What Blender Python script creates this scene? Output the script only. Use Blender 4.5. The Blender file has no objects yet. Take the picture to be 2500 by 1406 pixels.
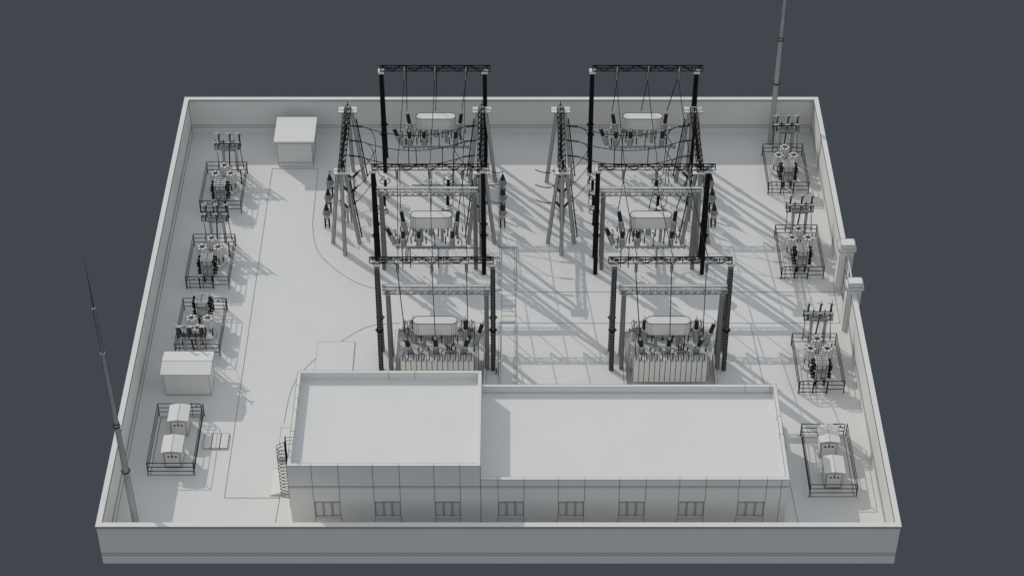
import bpy, math, random
from mathutils import Vector, Matrix
random.seed(4)
C = bpy.context.scene.collection
S = bpy.context.scene
PI = math.pi
LW = 0.015          # half width of the dark edge lines

# ------------------------------------------------------------ materials
def mat(name, col, rough=0.85, metal=0.0, var=0.03, scale=0.6):
    m = bpy.data.materials.new(name); m.use_nodes = True
    nt = m.node_tree; b = nt.nodes['Principled BSDF']
    b.inputs['Roughness'].default_value = rough; b.inputs['Metallic'].default_value = metal
    b.inputs['Specular IOR Level'].default_value = 0.15
    tc = nt.nodes.new('ShaderNodeTexCoord'); n = nt.nodes.new('ShaderNodeTexNoise')
    n.inputs['Scale'].default_value = scale; n.inputs['Detail'].default_value = 4
    r = nt.nodes.new('ShaderNodeValToRGB')
    lo = [max(0, c * (1 - var)) for c in col]; hi = [min(1, c * (1 + var)) for c in col]
    r.color_ramp.elements[0].position = 0.3; r.color_ramp.elements[1].position = 0.7
    r.color_ramp.elements[0].color = (*lo, 1); r.color_ramp.elements[1].color = (*hi, 1)
    nt.links.new(tc.outputs['Object'], n.inputs['Vector']); nt.links.new(n.outputs['Fac'], r.inputs['Fac'])
    nt.links.new(r.outputs['Color'], b.inputs['Base Color'])
    return m
CLAY = mat('pale_matte_plaster', (0.725, 0.715, 0.69), 0.9, 0, 0.012, 0.35)
LINE = mat('dark_seam', (0.012, 0.012, 0.012), 0.9)
BLACK = mat('black_steel', (0.004, 0.004, 0.004), 0.8, 0, 0.1)
STEEL = mat('grey_steel', (0.19, 0.19, 0.19), 0.6, 0, 0.06, 2)
LGREY = mat('light_grey_steel', (0.58, 0.58, 0.57), 0.7, 0, 0.04, 2)
DARK = mat('dark_porcelain', (0.05, 0.05, 0.052), 0.6, 0, 0.1, 3)
WIRE = mat('conductor_wire', (0.008, 0.008, 0.008), 0.7)
MATS = [CLAY, LINE, BLACK, STEEL, LGREY, DARK, WIRE]
CL, LN, BK, ST, LG, DK, WR = range(7)

# ------------------------------------------------------------ mesh builder
class MB:
    def __init__(s): s.v = []; s.f = []; s.m = []
    def quad(s, pts, m=CL):
        i = len(s.v); s.v += [tuple(p) for p in pts]; s.f.append(tuple(range(i, i + len(pts)))); s.m.append(m)
    def box(s, a, b, m=CL, edges=False, lw=None):
        x0, y0, z0 = a; x1, y1, z1 = b
        P = [(x0,y0,z0),(x1,y0,z0),(x1,y1,z0),(x0,y1,z0),(x0,y0,z1),(x1,y0,z1),(x1,y1,z1),(x0,y1,z1)]
        i = len(s.v); s.v += P
        for f in ((0,3,2,1),(4,5,6,7),(0,1,5,4),(1,2,6,5),(2,3,7,6),(3,0,4,7)):
            s.f.append(tuple(i + k for k in f)); s.m.append(m)
        if edges:
            for p, q in ((0,1),(1,2),(2,3),(3,0),(4,5),(5,6),(6,7),(7,4),(0,4),(1,5),(2,6),(3,7)): s.bar(P[p], P[q], lw or LW, LN)
        return s
    def bar(s, p, q, r=0.03, m=BK, n=4, r2=None, lines=0, cap=True):
        p = Vector(p); q = Vector(q); d = q - p
        if d.length < 1e-6: return s
        r2 = r if r2 is None else r2
        d.normalize(); up = Vector((0,0,1)) if abs(d.z) < 0.95 else Vector((0,1,0))
        u = d.cross(up).normalized(); w = d.cross(u)
        off = PI / n if n == 4 else 0
        k = 1.25 if n == 4 else 1
        i = len(s.v)
        for c, rr in ((p, r), (q, r2)):
            for j in range(n):
                a = off + 2 * PI * j / n; s.v.append(tuple(c + (u * math.cos(a) + w * math.sin(a)) * rr * k))
        for j in range(n):
            s.f.append((i + j, i + (j + 1) % n, i + n + (j + 1) % n, i + n + j)); s.m.append(m)
        if cap:
            s.f.append(tuple(i + j for j in range(n - 1, -1, -1))); s.m.append(m)
            s.f.append(tuple(i + n + j for j in range(n))); s.m.append(m)
        if lines:
            for j in range(n):
                s.bar(s.v[i + j], s.v[i + n + j], lines, LN, cap=False)
        return s
    def ring(s, c, R, r, m=BK, n=12, ax='z'):
        pts = []
        for j in range(n):
            a = 2 * PI * j / n; x, y = R * math.cos(a), R * math.sin(a)
            pts.append(Vector(c) + (Vector((x, y, 0)) if ax == 'z' else Vector((x, 0, y)) if ax == 'y' else Vector((0, x, y))))
        for j in range(n): s.bar(pts[j], pts[(j + 1) % n], r, m, cap=False)
        return s
    def tube(s, pts, r, m=WR, n=4):
        for a, b in zip(pts, pts[1:]): s.bar(a, b, r, m, n, cap=False)
        return s
    def discs(s, p, q, n, R, r, m=LG, sides=8):
        p = Vector(p); q = Vector(q); d = (q - p)
        s.bar(p, q, r, m, 6)
        for k in range(n):
            a = p + d * ((k + 0.25) / n); b = p + d * ((k + 0.7) / n)
            s.bar(a, b, R, m, sides, R * 0.7)
        return s
    def rect_lines(s, pts, z, w=0.02, closed=True):
        n = len(pts)
        for k in range(n if closed else n - 1):
            a = pts[k]; b = pts[(k + 1) % n]
            s.bar((a[0], a[1], z), (b[0], b[1], z), w, LN, cap=False)
        return s
    def build(s, name, parent=None):
        me = bpy.data.meshes.new(name); me.from_pydata(s.v, [], s.f)
        used = sorted(set(s.m)); idx = {u: k for k, u in enumerate(used)}
        for u in used: me.materials.append(MATS[u])
        for p, m in zip(me.polygons, s.m): p.material_index = idx[m]
        o = bpy.data.objects.new(name, me); C.objects.link(o)
        if parent is not None: o.parent = parent
        return o

def tag(o, label, cat, group=None):
    o['label'] = label; o['category'] = cat
    if group: o['group'] = group
    return o
def thing(name, loc, label, cat, group=None, rz=0):
    o = bpy.data.objects.new(name, None); C.objects.link(o); o.location = loc; o.rotation_euler = (0, 0, rz)
    o.empty_display_size = 0.3
    return tag(o, label, cat, group)
def struct(o): o['kind'] = 'structure'; return o
def kids(r): return [c for c in bpy.data.objects if c.parent == r]
def dup(root, loc, rz, label, group=None):
    def cp(o, par):
        n = o.copy(); C.objects.link(n)
        if par is not None: n.parent = par
        for ch in tree[o.name]: cp(ch, n)
        return n
    tree = {}
    def scan(o):
        tree[o.name] = [c for c in kids(o)]
        for c in tree[o.name]: scan(c)
    scan(root)
    n = cp(root, None); n.location = loc; n.rotation_euler = (0, 0, rz); n['label'] = label
    if group: n['group'] = group
    return n
def smooth(pts, k=6):
    P = [Vector(p) for p in pts]; P = [P[0] * 2 - P[1]] + P + [P[-1] * 2 - P[-2]]; out = []
    for i in range(1, len(P) - 2):
        for j in range(k):
            t = j / k; a, b, c, d = P[i-1:i+3]
            out.append(0.5 * ((2*b) + (c-a)*t + (2*a-5*b+4*c-d)*t*t + (3*b-a-3*c+d)*t**3))
    out.append(P[-2]); return out
def sag(a, b, s, n=14):
    a = Vector(a); b = Vector(b)
    return [a.lerp(b, i / n) - Vector((0, 0, s * 4 * (i / n) * (1 - i / n))) for i in range(n + 1)]

# ------------------------------------------------------------ ground, with the two transformer pits left open
PITS = [(-8.35, -2.05, -8.3, -0.55), (8.2, 14.5, -8.3, -0.55)]
XL, XR, YF, YB, WH = -26.66, 24.92, -22.93, 24.07, 3.56
g = MB()
xs = sorted({XL + 0.2, XR - 0.2, *[p[0] for p in PITS], *[p[1] for p in PITS]})
ys = [YF + 0.2, -8.3, -0.55, YB - 0.2]
for i in range(len(xs) - 1):
    for j in range(3):
        x0, x1, y0, y1 = xs[i], xs[i+1], ys[j], ys[j+1]
        if any(abs(x0 - p[0]) < 1e-6 and abs(y0 - p[2]) < 1e-6 for p in PITS): continue
        g.quad([(x0,y0,0),(x1,y0,0),(x1,y1,0),(x0,y1,0)])
for a in PITS:
    x0, x1, y0, y1 = a
    g.quad([(x0,y0,-.35),(x1,y0,-.35),(x1,y1,-.35),(x0,y1,-.35)])
    g.quad([(x0,y0,-.35),(x0,y1,-.35),(x0,y1,0),(x0,y0,0)]); g.quad([(x1,y0,-.35),(x1,y1,-.35),(x1,y1,0),(x1,y0,0)])
    g.quad([(x0,y1,-.35),(x1,y1,-.35),(x1,y1,0),(x0,y1,0)]); g.quad([(x0,y0,-.35),(x1,y0,-.35),(x1,y0,0),(x0,y0,0)])
struct(g.build('ground'))
# road joints, laid on the yard as thin dark lines
r = MB(); zz = 0.004
def pl(pts, w=0.0115): r.rect_lines(pts, zz, w, False)
pl([(-19.35, 19.15), (-19.34, -17.09), (-15.62, -17.09), (-15.62, -16.0)])
pl([(-19.35, 19.15), (-15.64, 19.15), (-15.57, 11.92)])
pl([(p.x, p.y) for p in smooth([(-15.57,11.92,0), (-15.26,9.92,0), (-14.7,8.3,0), (-13.74,6.98,0), (-12.7,5.85,0), (-11.75,5.07,0), (-10.9,4.6,0), (-10.17,4.36,0), (-9.0,4.05,0), (-8.3,3.98,0)])])
pl([(-8.3, 3.98), (-2.0, 3.98)]); pl([(0.3, 3.98), (24.2, 3.98)])
pl([(-8.3, 0.5), (-8.76, 0.44)]); pl([(0.3, 0.48), (24.18, 0.48), (24.18, 0.48)]); pl([(24.2, 3.98), (24.2, 0.48)]); pl([(-3.0, 0.5), (-0.75, 0.5)])
pl([(p.x, p.y) for p in smooth([(-8.3,0.5,0), (-10.6,0.1,0), (-12.56,-1.58,0), (-13.9,-3.0,0), (-14.89,-4.42,0), (-15.7,-6.6,0), (-15.95,-10.0,0)])])
pl([(17.59, 0.44), (17.95, -5.91), (18.6, -10.5), (19.14, -22.5)])
pl([(-15.62, -17.09), (-15.85, -22.4)])
struct(r.build('road'))
# raised cable trench with its cover slabs
t = MB()
def kerb(x0, y0, x1, y1, h=0.08, w=0.11):
    if abs(x1 - x0) < 1e-6: t.box((x0 - w/2, y0, 0.003), (x0 + w/2, y1, h), CL, True, 0.009)
    else: t.box((x0, y0 - w/2, 0.003), (x1, y0 + w/2, h), CL, True, 0.009)
kerb(-0.9, 4.2, -0.9, 9.12); kerb(0.27, 4.2, 0.27, 9.12); kerb(-0.9, 9.18, 0.27, 9.18); 
kerb(-0.9, -11, -0.9, 0.5); kerb(0.27, -11, 0.27, 0.5); kerb(-0.9, 0.57, 0.27, 0.57)
kerb(-0.96, 9.3, -0.96, 16.9); kerb(-2.16, 9.2, -2.16, 16.9)
kerb(-2.16, 8.0, -1.0, 8.0); kerb(-2.16, 4.2, -1.0, 4.2)
for a, b in (((-8.0, 9.13), (-2.2, 9.13)), ((-8.0, 16.95), (-1.0, 16.95)), ((-8.0, 7.5), (-8.0, 9.13)), ((-8.15, 7.5), (-8.15, 9.2))): t.bar((*a, .03), (*b, .03), .022, LN)
for k in range(6): t.box((-0.76, 0.66 + k * 0.58, 0.003), (0.27, 0.66 + k * 0.58 + 0.57, 0.03), CL, True, 0.009)
tag(t.build('cable_trench'), 'long raised concrete cable trench with slab covers between the two equipment groups', 'trench')
for p, s in ((PITS[0], 'left'), (PITS[1], 'right')):
    x0, x1, y0, y1 = p; k = MB()
    k.box((x0 - .2, y0 - .2, .004), (x0, y1 + .2, .1), CL, True, .009); k.box((x1, y0 - .2, .004), (x1 + .2, y1 + .2, .1), CL, True, .009)
    k.box((x0 + .003, y1, .004), (x1 - .003, y1 + .2, .1), CL, True, .009); k.box((x0 + .003, y0 - .2, .004), (x1 - .003, y0, .1), CL)
    tag(k.build('pit_kerb'), 'pale kerb round the sunken pit of the %s front power transformer' % s, 'kerb')

# ------------------------------------------------------------ perimeter wall
def wall(name, label, segs, capsegs, lines):
    T = thing(name, (0, 0, 0), label, 'wall', 'perimeter walls round the substation yard')
    m = MB(); c = MB()
    for a, b in segs: m.box(a, b)
    for a, b in lines: m.bar(a, b, 0.014, LN)
    for a, b, lo, hi in capsegs: c.box(a, b); 
    for a, b, lo, hi in capsegs:
        for p, q in lo: c.bar(p, q, 0.013, LN)
    m.build('wall_body', T); c.build('coping', T)
W = 0.374; O = 0.057; z1 = WH - 0.15
# back wall
bi = YB - W + O; bo = YB - O
wall('back_wall', 'long pale wall closing the far side of the yard',
     [((XL + O, bi, -0.02), (XR - O, bo, z1))],
     [((XL, YB - W, z1), (XR, YB, WH), [((XL + W, YB - W - .004, z1), (XR - W, YB - W - .004, z1)), ((XL + W, YB - W - .004, WH - .05), (XR - W, YB - W - .004, WH - .05))], None)],
     [((XL + W, bi - .004, z), (XR - W, bi - .004, z)) for z in (0.74, 0.96)] + [((XL + W - O, bi - .01, 0), (XL + W - O, bi - .01, z1)), ((XR - W + O, bi - .01, 0), (XR - W + O, bi - .01, z1))])
# front wall
fi = YF + W - O; fo = YF + O
wall('front_wall', 'long pale wall nearest the viewer, running in front of the control building',
     [((XL + O, fo, -0.02), (XR - O, fi, z1))],
     [((XL, YF, z1), (XR, YF + W, WH), [((XL, YF - .004, z1), (XR, YF - .004, z1)), ((XL, YF - .004, WH - .05), (XR, YF - .004, WH - .05))], None)],
     [((XL + O, fo - .004, z), (XR - O, fo - .004, z)) for z in (0.80, 0.99)])
# left wall
li = XL + W - O
wall('left_wall', 'long pale wall along the left side of the yard, beside the fenced bays',
     [((XL + O, fi + .002, -0.02), (li, bi - .002, z1))],
     [((XL, YF + W + .002, z1), (XL + W, YB - W - .002, WH - .0015), [((XL + W + .004, YF + W, z1), (XL + W + .004, YB - W, z1)), ((XL + W + .004, YF + W, WH - .05), (XL + W + .004, YB - W, WH - .05))], None)],
     [((li + .004, fi, z), (li + .004, bi, z)) for z in (0.74, 0.96)] + [((li + .004, fi, 0.01), (li + .004, bi, 0.01))])
ri = XR - W + O
for y0, y1, nm in ((4.85, bi - .002, 'far stretch of the pale right wall, from the gateway to the far corner'), (fi + .002, -0.30, 'near stretch of the pale right wall, from the gateway to the near corner')):
    wall('right_wall', nm, [((ri, y0, -0.02), (XR - O, y1, z1))],
     [((XR - W, y0, z1), (XR, y1 - (.06 if y0 > 0 else 0) + 0, WH - .0015), [((XR - W - .004, y0, z1), (XR - W - .004, y1, z1)), ((XR - W - .004, y0, WH - .05), (XR - W - .004, y1, WH - .05))], None)],
     [((ri - .004, y0, z), (ri - .004, y1, z)) for z in (0.74, 0.96)])

# gateway
def pillar(y0, y1, which):
    T = thing('gate_pillar', (0, 0, 0), 'square pale gate pillar with stepped cap, %s' % which, 'pillar', 'gate pillars')
    MB().box((24.24, y0, -0.3), (25.31, y1, 3.93), CL, True, .01).build('shaft', T)
    MB().box((24.12, y0 - .1, 3.93), (25.43, y1 + .12, 4.2), CL, True, .01).build('cap_slab', T)
    MB().box((24.27, y0 + .02, 4.2), (25.29, y1 - .05, 4.5), CL, True, .01).build('cap_block', T)
pillar(4.03, 4.88, 'the one farther from the viewer'); pillar(-0.30, 0.5, 'the one nearer the viewer')
T = thing('entrance_gate', (0, 0, 0), 'pale panelled entrance gate closed between the two gate pillars', 'gate')
f = MB()
for k in range(2):
    a = 0.55 + k * 1.75; b = a + 1.68
    for (p, q) in (((a, .15), (b, .15)), ((a, 3.5), (b, 3.5)), ((a, 2.3), (b, 2.3)), ((a, 1.2), (b, 1.2)), ((a, .15), (a, 3.5)), ((b, .15), (b, 3.5)), (((a+b)/2, .15), ((a+b)/2, 3.5))):
        f.bar((24.74, p[0], p[1]), (24.74, q[0], q[1]), 0.022, ST)
f.bar((24.80, 0.5, 3.55), (24.80, 4.03, 3.55), 0.05, CL)
f.build('gate_frame', T)
for k in range(2):
    a = 0.57 + k * 1.75
    MB().box((24.77, a, .18), (24.80, a + 1.64, 3.48)).build('gate_leaf', T)

# ------------------------------------------------------------ control building
BY0, BY1 = -20.15, -11.25
T = thing('control_building', (0, 0, 0), 'flat roofed pale control building with a taller left wing, behind the front wall', 'building')
X0, X1, X2, HT, HL = -14.45, -2.03, 17.93, 6.24, 4.97
WINS = [(-12.91, -11.19), (-8.97, -7.26), (-5.03, -3.35), (-.91, .78), (3.0, 4.71), (6.96, 8.68), (10.84, 12.56), (14.7, 16.49)]
m = MB()
def front(xa, xb, h):
    cuts = [w for w in WINS if xa < w[0] < xb]; x = xa
    for w in cuts:
        m.box((x, BY0, 0), (w[0], BY0 + .25, h)); m.box((w[0], BY0, 0), (w[1], BY0 + .25, 1.42)); m.box((w[0], BY0, 2.95), (w[1], BY0 + .25, h)); x = w[1]
    m.box((x, BY0, 0), (xb, BY0 + .25, h))
front(X0, X1, HT); front(X1, X2, HL)
m.box((X0, BY1 - .25, 0), (X1, BY1, HT)); m.box((X1, BY1 - .25, 0), (X2, BY1, HL))
m.box((X0, BY0 + .25, 0), (X0 + .25, BY1 - .25, HT)); m.box((X1 - .25, BY0 + .25, 0), (X1, BY1 - .25, HT)); m.box((X2 - .25, BY0 + .25, 0), (X2, BY1 - .25, HL))
for w in WINS:
    for x in w:
        h = HT if x < X1 else HL
        m.bar((x, BY0 - .003, 0), (x, BY0 - .003, 1.42), .011, LN); m.bar((x, BY0 - .003, 2.95), (x, BY0 - .003, h), .011, LN); m.bar((x, BY0, h), (x, BY0 + .25, h), .008, LN)
for z in (4.24, 4.36): m.bar((X0, BY0 - .003, z), (X2, BY0 - .003, z), .011, LN)
m.bar((X1, BY0 - .003, 0), (X1, BY0 - .003, HT), .013, LN)
for xa, xb, h in ((X0, X1, HT), (X1, X2, HL)):
    m.bar((xa, BY0 - .003, h), (xb, BY0 - .003, h), .009, LN)
    m.bar((xa, BY1 - .25, h), (xb, BY1 - .25, h), .007, LN); m.bar((xa, BY1, h), (xb, BY1, h), .007, LN)
    m.bar((xa + .25, BY0 + .25, h), (xb - .25, BY0 + .25, h), .004, LN)
m.bar((X0, BY0, HT), (X0, BY1, HT), .009, LN); m.bar((X0 + .25, BY0 + .25, HT), (X0 + .25, BY1 - .25, HT), .008, LN)
m.bar((X1, BY0, HT), (X1, BY1, HT), .008, LN); m.bar((X2, BY0, HL), (X2, BY1, HL), .009, LN); m.bar((X2 - .25, BY0 + .25, HL), (X2 - .25, BY1 - .25, HL), .009, LN)
m.bar((X2 - .5, BY0 - .003, 0), (X2 - .5, BY0 - .003, HL), .011, LN)
for x, h in ((-8.3, HT), (-6.55, HT), (15.8, HL), (17.5, HL)):
    m.bar((x, BY1 - .253, h - .55), (x, BY1 - .253, h), .01, LN); m.bar((x, BY1 - .25, h), (x, BY1, h), .01, LN)
for y in (-12.7, -13.9, -15.0, -17.0): m.bar((X0, y, HT), (X0 + .25, y, HT), .01, LN); m.bar((X0 + .253, y, HT), (X0 + .253, y, HT - .5), .01, LN)
for y in (-14.3, -16.0): m.bar((X2, y, HL), (X2 - .25, y, HL), .01, LN); m.bar((X2 - .253, y, HL), (X2 - .253, y, HL - .5), .01, LN)
m.build('wall', T)
MB().box((X0 + .25, BY0 + .25, HT - .75), (X1 - .25, BY1 - .25, HT - .55)).build('roof', T)
rl = MB().box((X1, BY0 + .25, HL - .75), (X2 - .25, BY1 - .25, HL - .55)); rl.bar((X1, BY1 - .253, HL - .548), (X2 - .25, BY1 - .253, HL - .548), .012, LN)
rl.build('roof', T)
for w in WINS:
    f = MB(); a, b = w; y = BY0 + .10
    f.box((a + .002, y, 1.427), (b - .002, y + .07, 1.50), LG, True, .004); f.box((a, y, 2.72), (b, y + .07, 2.80), LG, True, .009); f.box((a, y, 2.80), (b, y + .07, 2.95), CL)
    n = 3; cw = (b - a) / n
    for k in range(n + 1):
        c = a + cw * k; c0 = max(a, c - .04); c1 = min(b, c + .04)
        f.box((c0, y + .003, 1.50), (c1, y + .067, 2.72), LG, True, .009)
    F = f.build('window', T)
    MB().box((a, y + .04, 1.45), (b, y + .055, 2.78), CL).build('pane', F)
    MB().box((a + .01, BY0 - .04, 1.35), (b - .01, BY0 + .095, 1.425), CL, True, .004).build('window_sill', F)
for x0, y0, x1, y1, h, lab in ((-14.18, BY1, -11.46, -1.58, .05, 'broad pale ramp leading to the far side of the control building'),):
    tag(MB().box((x0, y0, .003), (x1, y1, h), CL, True, .006).build('ramp'), lab, 'ramp')
tag(MB().box((X2 + .003, -12.6, .003), (18.85, -9.9 - .3, .3), CL, True, .009).build('doorstep'), 'small pale doorstep against the right end of the control building', 'step')
q = MB(); q.box((-16.05, -13.6, .003), (X0, -10.63, .22), CL, True, .009)
tag(q.build('doorstep'), 'pale doorstep against the left end of the control building', 'step')
q = MB(); q.quad([(-16.3, -16.9, .02), (X0, -16.7, .45), (X0, -14.4, .45), (-16.3, -14.4, .02)]); q.quad([(-16.3, -16.9, .02), (X0, -16.7, .004), (X0, -16.7, .45)])
q.quad([(-16.3, -14.4, .02), (X0, -14.4, .45), (X0, -14.4, .004)]); q.quad([(X0, -16.7, .004), (X0, -14.4, .004), (X0, -14.4, .45), (X0, -16.7, .45)]); q.quad([(-16.3, -16.9, .019), (-16.3, -14.4, .019), (X0, -14.4, .003), (X0, -16.7, .003)])
q.bar((-16.3, -16.9, .02), (X0, -16.7, .45), .007, LN); q.bar((-16.3, -14.4, .02), (X0, -14.4, .45), .008, LN)
tag(q.build('ramp'), 'sloping pale wedge ramp by the caged ladder at the left end of the building', 'ramp')
# caged roof ladder
T = thing('caged_ladder', (-14.62, -18.75, 0), 'tall black ladder with round safety hoops on the left end of the building', 'ladder')
m = MB()
for dy in (-.22, .22): m.bar((0, dy, 1.0), (0, dy, 7.25), .04, BK)
for k in range(20): m.bar((0, -.22, 1.25 + k * .29), (0, .22, 1.25 + k * .29), .014, BK)
for z in (6.6, 6.9, 7.2): m.bar((0, .22, z), (.55, .22, z), .012, BK)
m.build('ladder_rails', T)
m = MB()
for k in range(15):
    z = 2.2 + k * .31; pts = []
    for j in range(15):
        a = -PI / 2 + PI * j / 14; pts.append((-.05 - .55 * math.cos(a) , .38 * math.sin(a), z))
    m.tube([(0, -.22, z)] + pts + [(0, .22, z)], .015, BK)
for a in (-1.0, 0.0, 1.0): m.bar((-.05 - .55 * math.cos(a), .38 * math.sin(a), 2.2), (-.05 - .55 * math.cos(a), .38 * math.sin(a), 2.2 + 14 * .31), .009, LN)
m.build('safety_hoops', T)

# ------------------------------------------------------------ huts
T = thing('equipment_hut', (-17.45, 21.0, 0), 'small pale hut with flat overhanging roof by the far wall', 'hut')
b = MB(); b.box((-1.4, -1.55, 0), (1.39, 1.4, 2.45), CL, True, .011)
for z in (.4, 2.3): b.bar((-1.4, -1.553, z), (1.39, -1.553, z), .014, LN); b.bar((1.393, -1.55, z), (1.393, 1.4, z), .014, LN)
b.bar((1.393, -1.5, .4), (1.393, -.5, 2.3), .012, LN)
b.build('wall', T); MB().box((-1.64, -1.75, 2.45), (1.64, 1.68, 2.6), CL, True, .008).build('roof', T)
T = thing('equipment_shed', (-22.94, -7.18, 0), 'pale shed with low gabled roof beside the left wall', 'shed')
b = MB().box((-1.61, 0, 0), (1.61, 2.1, 2.05), CL, True, .011); b.bar((-1.61, -.003, .1), (1.61, -.003, .1), .011, LN)
b.quad([(1.61, 0, 2.05), (1.61, 2.1, 2.05), (1.61, 1.05, 2.24)]); b.quad([(-1.61, 0, 2.05), (-1.61, 2.1, 2.05), (-1.61, 1.05, 2.24)])
b.build('wall', T)
def gable(sx, y0, y1, ze, zr, th, ridge_y=True, lw=.009):
    m = MB(); yc = (y0 + y1) / 2
    for (ya, za, yb, zb) in ((y0, ze, yc, zr), (yc, zr, y1, ze)):
        A = [(-sx, ya, za), (sx, ya, za), (sx, yb, zb), (-sx, yb, zb)]; Bt = [(x, y, z - th) for x, y, z in A]
        m.quad(A); m.quad(Bt[::-1])
        for k in range(4): m.quad([A[k], A[(k+1) % 4], Bt[(k+1) % 4], Bt[k]])
        for k in range(4): m.bar(A[k], A[(k+1) % 4], lw, LN)
    return m
gable(1.8, -.17, 2.3, 2.15, 2.36, .06).build('roof', T)

def cabinet(loc, label):
    T = thing('switch_cabinet', loc, label, 'cabinet', 'gabled switch cabinets inside the corner railings')
    b = MB().box((-.575, 0, .08), (.575, 1.45, 1.5), CL, True, .011); b.box((-.54, .04, 0), (.54, 1.4, .08), LG)
    for y in (0, 1.45): b.quad([(-.575, y, 1.5), (.575, y, 1.5), (0, y, 1.62)])
    b.build('cabinet_body', T)
    d = MB(); d.box((-.5, -.02, .12), (.47, -.003, 1.42), CL, True, .009)
    D = d.build('door', T)
    v = MB()
    for x in (-.25, 0, .25): v.box((x - .07, -.032, 1.0), (x + .07, -.021, 1.13), BK)
    v.build('vent', D)
    s = MB()
    s.bar((-.06, -.025, 1.24), (0, -.025, 1.34), .009, LN); s.bar((0, -.025, 1.34), (.03, -.025, 1.27), .009, LN); s.bar((-.03, -.025, 1.27), (.05, -.025, 1.23), .009, LN); s.bar((-.08, -.025, 1.18), (.06, -.025, 1.18), .01, LN)
    s.build('warning_mark', D)
    # roof with ridge along depth
    m = MB()
    for sx in (-1, 1):
        A = [(0, -.13, 1.68), (0, 1.58, 1.68), (sx * .74, 1.58, 1.54), (sx * .74, -.13, 1.54)]; Bt = [(x, y, z - .05) for x, y, z in A]
        m.quad(A); m.quad(Bt[::-1])
        for k in range(4): m.quad([A[k], A[(k+1) % 4], Bt[(k+1) % 4], Bt[k]]); m.bar(A[k], A[(k+1) % 4], .009, LN)
    m.build('roof', T)
    return T
c0 = cabinet((-23.1, -14.25, 0), 'nearer of the two gabled cabinets in the left railing')
dup(c0, (-23.05, -11.25, 0), 0, 'farther of the two gabled cabinets in the left railing enclosure')
dup(c0, (21.68, -16.2, 0), 0, 'nearer of the two gabled cabinets in the right railing enclosure')
dup(c0, (21.66, -13.3, 0), 0, 'farther of the two gabled cabinets in the right railing enclosure')
T = MB()
for k in range(3): T.box((-21.3 + k * .57, -12.5, .003), (-21.3 + k * .57 + .53, -11.07, .11), CL, True, .009)
tag(T.build('manhole_cover'), 'three pale slabs laid flat side by side next to the left railing enclosure', 'cover')

# ------------------------------------------------------------ railings
def railing(loc, L, D, label, gate, rz=0):
    T = thing('railing_enclosure', loc, label, 'railing', 'black railing enclosures', rz)
    pr = .022; rails = (.42, .81, 1.2)
    def run(name, a, b, n):
        m = MB(); a = Vector(a); b = Vector(b)
        for z in rails: m.bar((a.x, a.y, z), (b.x, b.y, z), pr, BK)
        m.build('rail', T)
    run('r', (0, 0), (0, D), 1); run('r', (L, 0), (L, D), 1)
    for x, y in ((0, 0), (L, 0), (0, D), (L, D)): MB().bar((x, y, 0), (x, y, 1.22), .03, BK).build('post', T)
    def gleaf(a, b, y):
        m = MB(); c = .12
        m.bar((a, y, 0.02), (a, y, 1.08), .028, BK); m.bar((b, y, 0.02), (b, y, 1.08), .028, BK)
        m.bar((a, y, 1.08), (a + c, y, 1.2), .026, BK); m.bar((b, y, 1.08), (b - c, y, 1.2), .026, BK); m.bar((a + c, y, 1.2), (b - c, y, 1.2), .026, BK)
        for z in (.14, .5, .86): m.bar((a, y, z), (b, y, z), .022, BK)
        m.bar((a + .24, y, .02), (a + .24, y, 1.2), .018, BK)
        m.box((a + .5, y - .03, .86), (a + .66, y - .01, 1.03), ST)
        m.build('gate_leaf', T)
    if gate == 'double':
        gleaf(.04, .99, 0); gleaf(1.03, 1.98, 0)
        MB().bar((2.02, 0, 0), (2.02, 0, 1.2), .03, BK).build('post', T)
        run('r', (2.02, 0), (L, 0), 1); run('r', (0, D), (L, D), 1)
    else:
        run('r', (0, 0), (L, 0), 1); gleaf(2.12, 3.0, D); run('r', (0, D), (1.2, D), 1)
        MB().bar((1.2, D, 0), (1.2, D, 1.2), .028, BK).build('post', T)
        k = MB()
        for p, q2 in (((.12,.02),(3.03,.02)), ((3.03,.02),(3.03,D-.1)), ((.12,.02),(.12,D-.1)), ((.12,D-.1),(3.03,D-.1))): k.bar((p[0], p[1], .03), (q2[0], q2[1], .03), .012, LN)
        k.build('floor_kerb', T)
    return T
BAYS = [((-24.46, 13.45, 0), 5.05, 0, 'far left'), ((-24.46, 4.37, 0), 4.95, 0, 'middle left'), ((-21.13, 1.9, 0), 4.95, PI, 'near left'),
        ((20.33, 15.84, 0), 4.95, 0, 'far right'), ((20.33, 5.49, 0), 4.95, 0, 'middle right'), ((20.33, -6.97, 0), 4.95, 0, 'near right')]
BD = {'far left': 'in the far left bay', 'middle left': 'in the middle left bay', 'near left': 'in the left bay by the shed',
      'far right': 'in the far right bay', 'middle right': 'in the middle right bay', 'near right': 'in the nearest right bay'}
ref = None
for loc, D, rz, w in BAYS:
    lab = 'black rail fence with double gate ' + BD[w]
    if ref is None: ref = railing(loc, 3.2, 5.0, lab, 'double')
    else: dup(ref, loc, rz, lab)
rr = railing((-24.73, -15.0, 0), 3.15, 5.75, 'black rail fence round the two cabinets at the left', 'single')
dup(rr, (20.0, -17.0, 0), 0, 'black rail fence round the two cabinets at the right')

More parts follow.
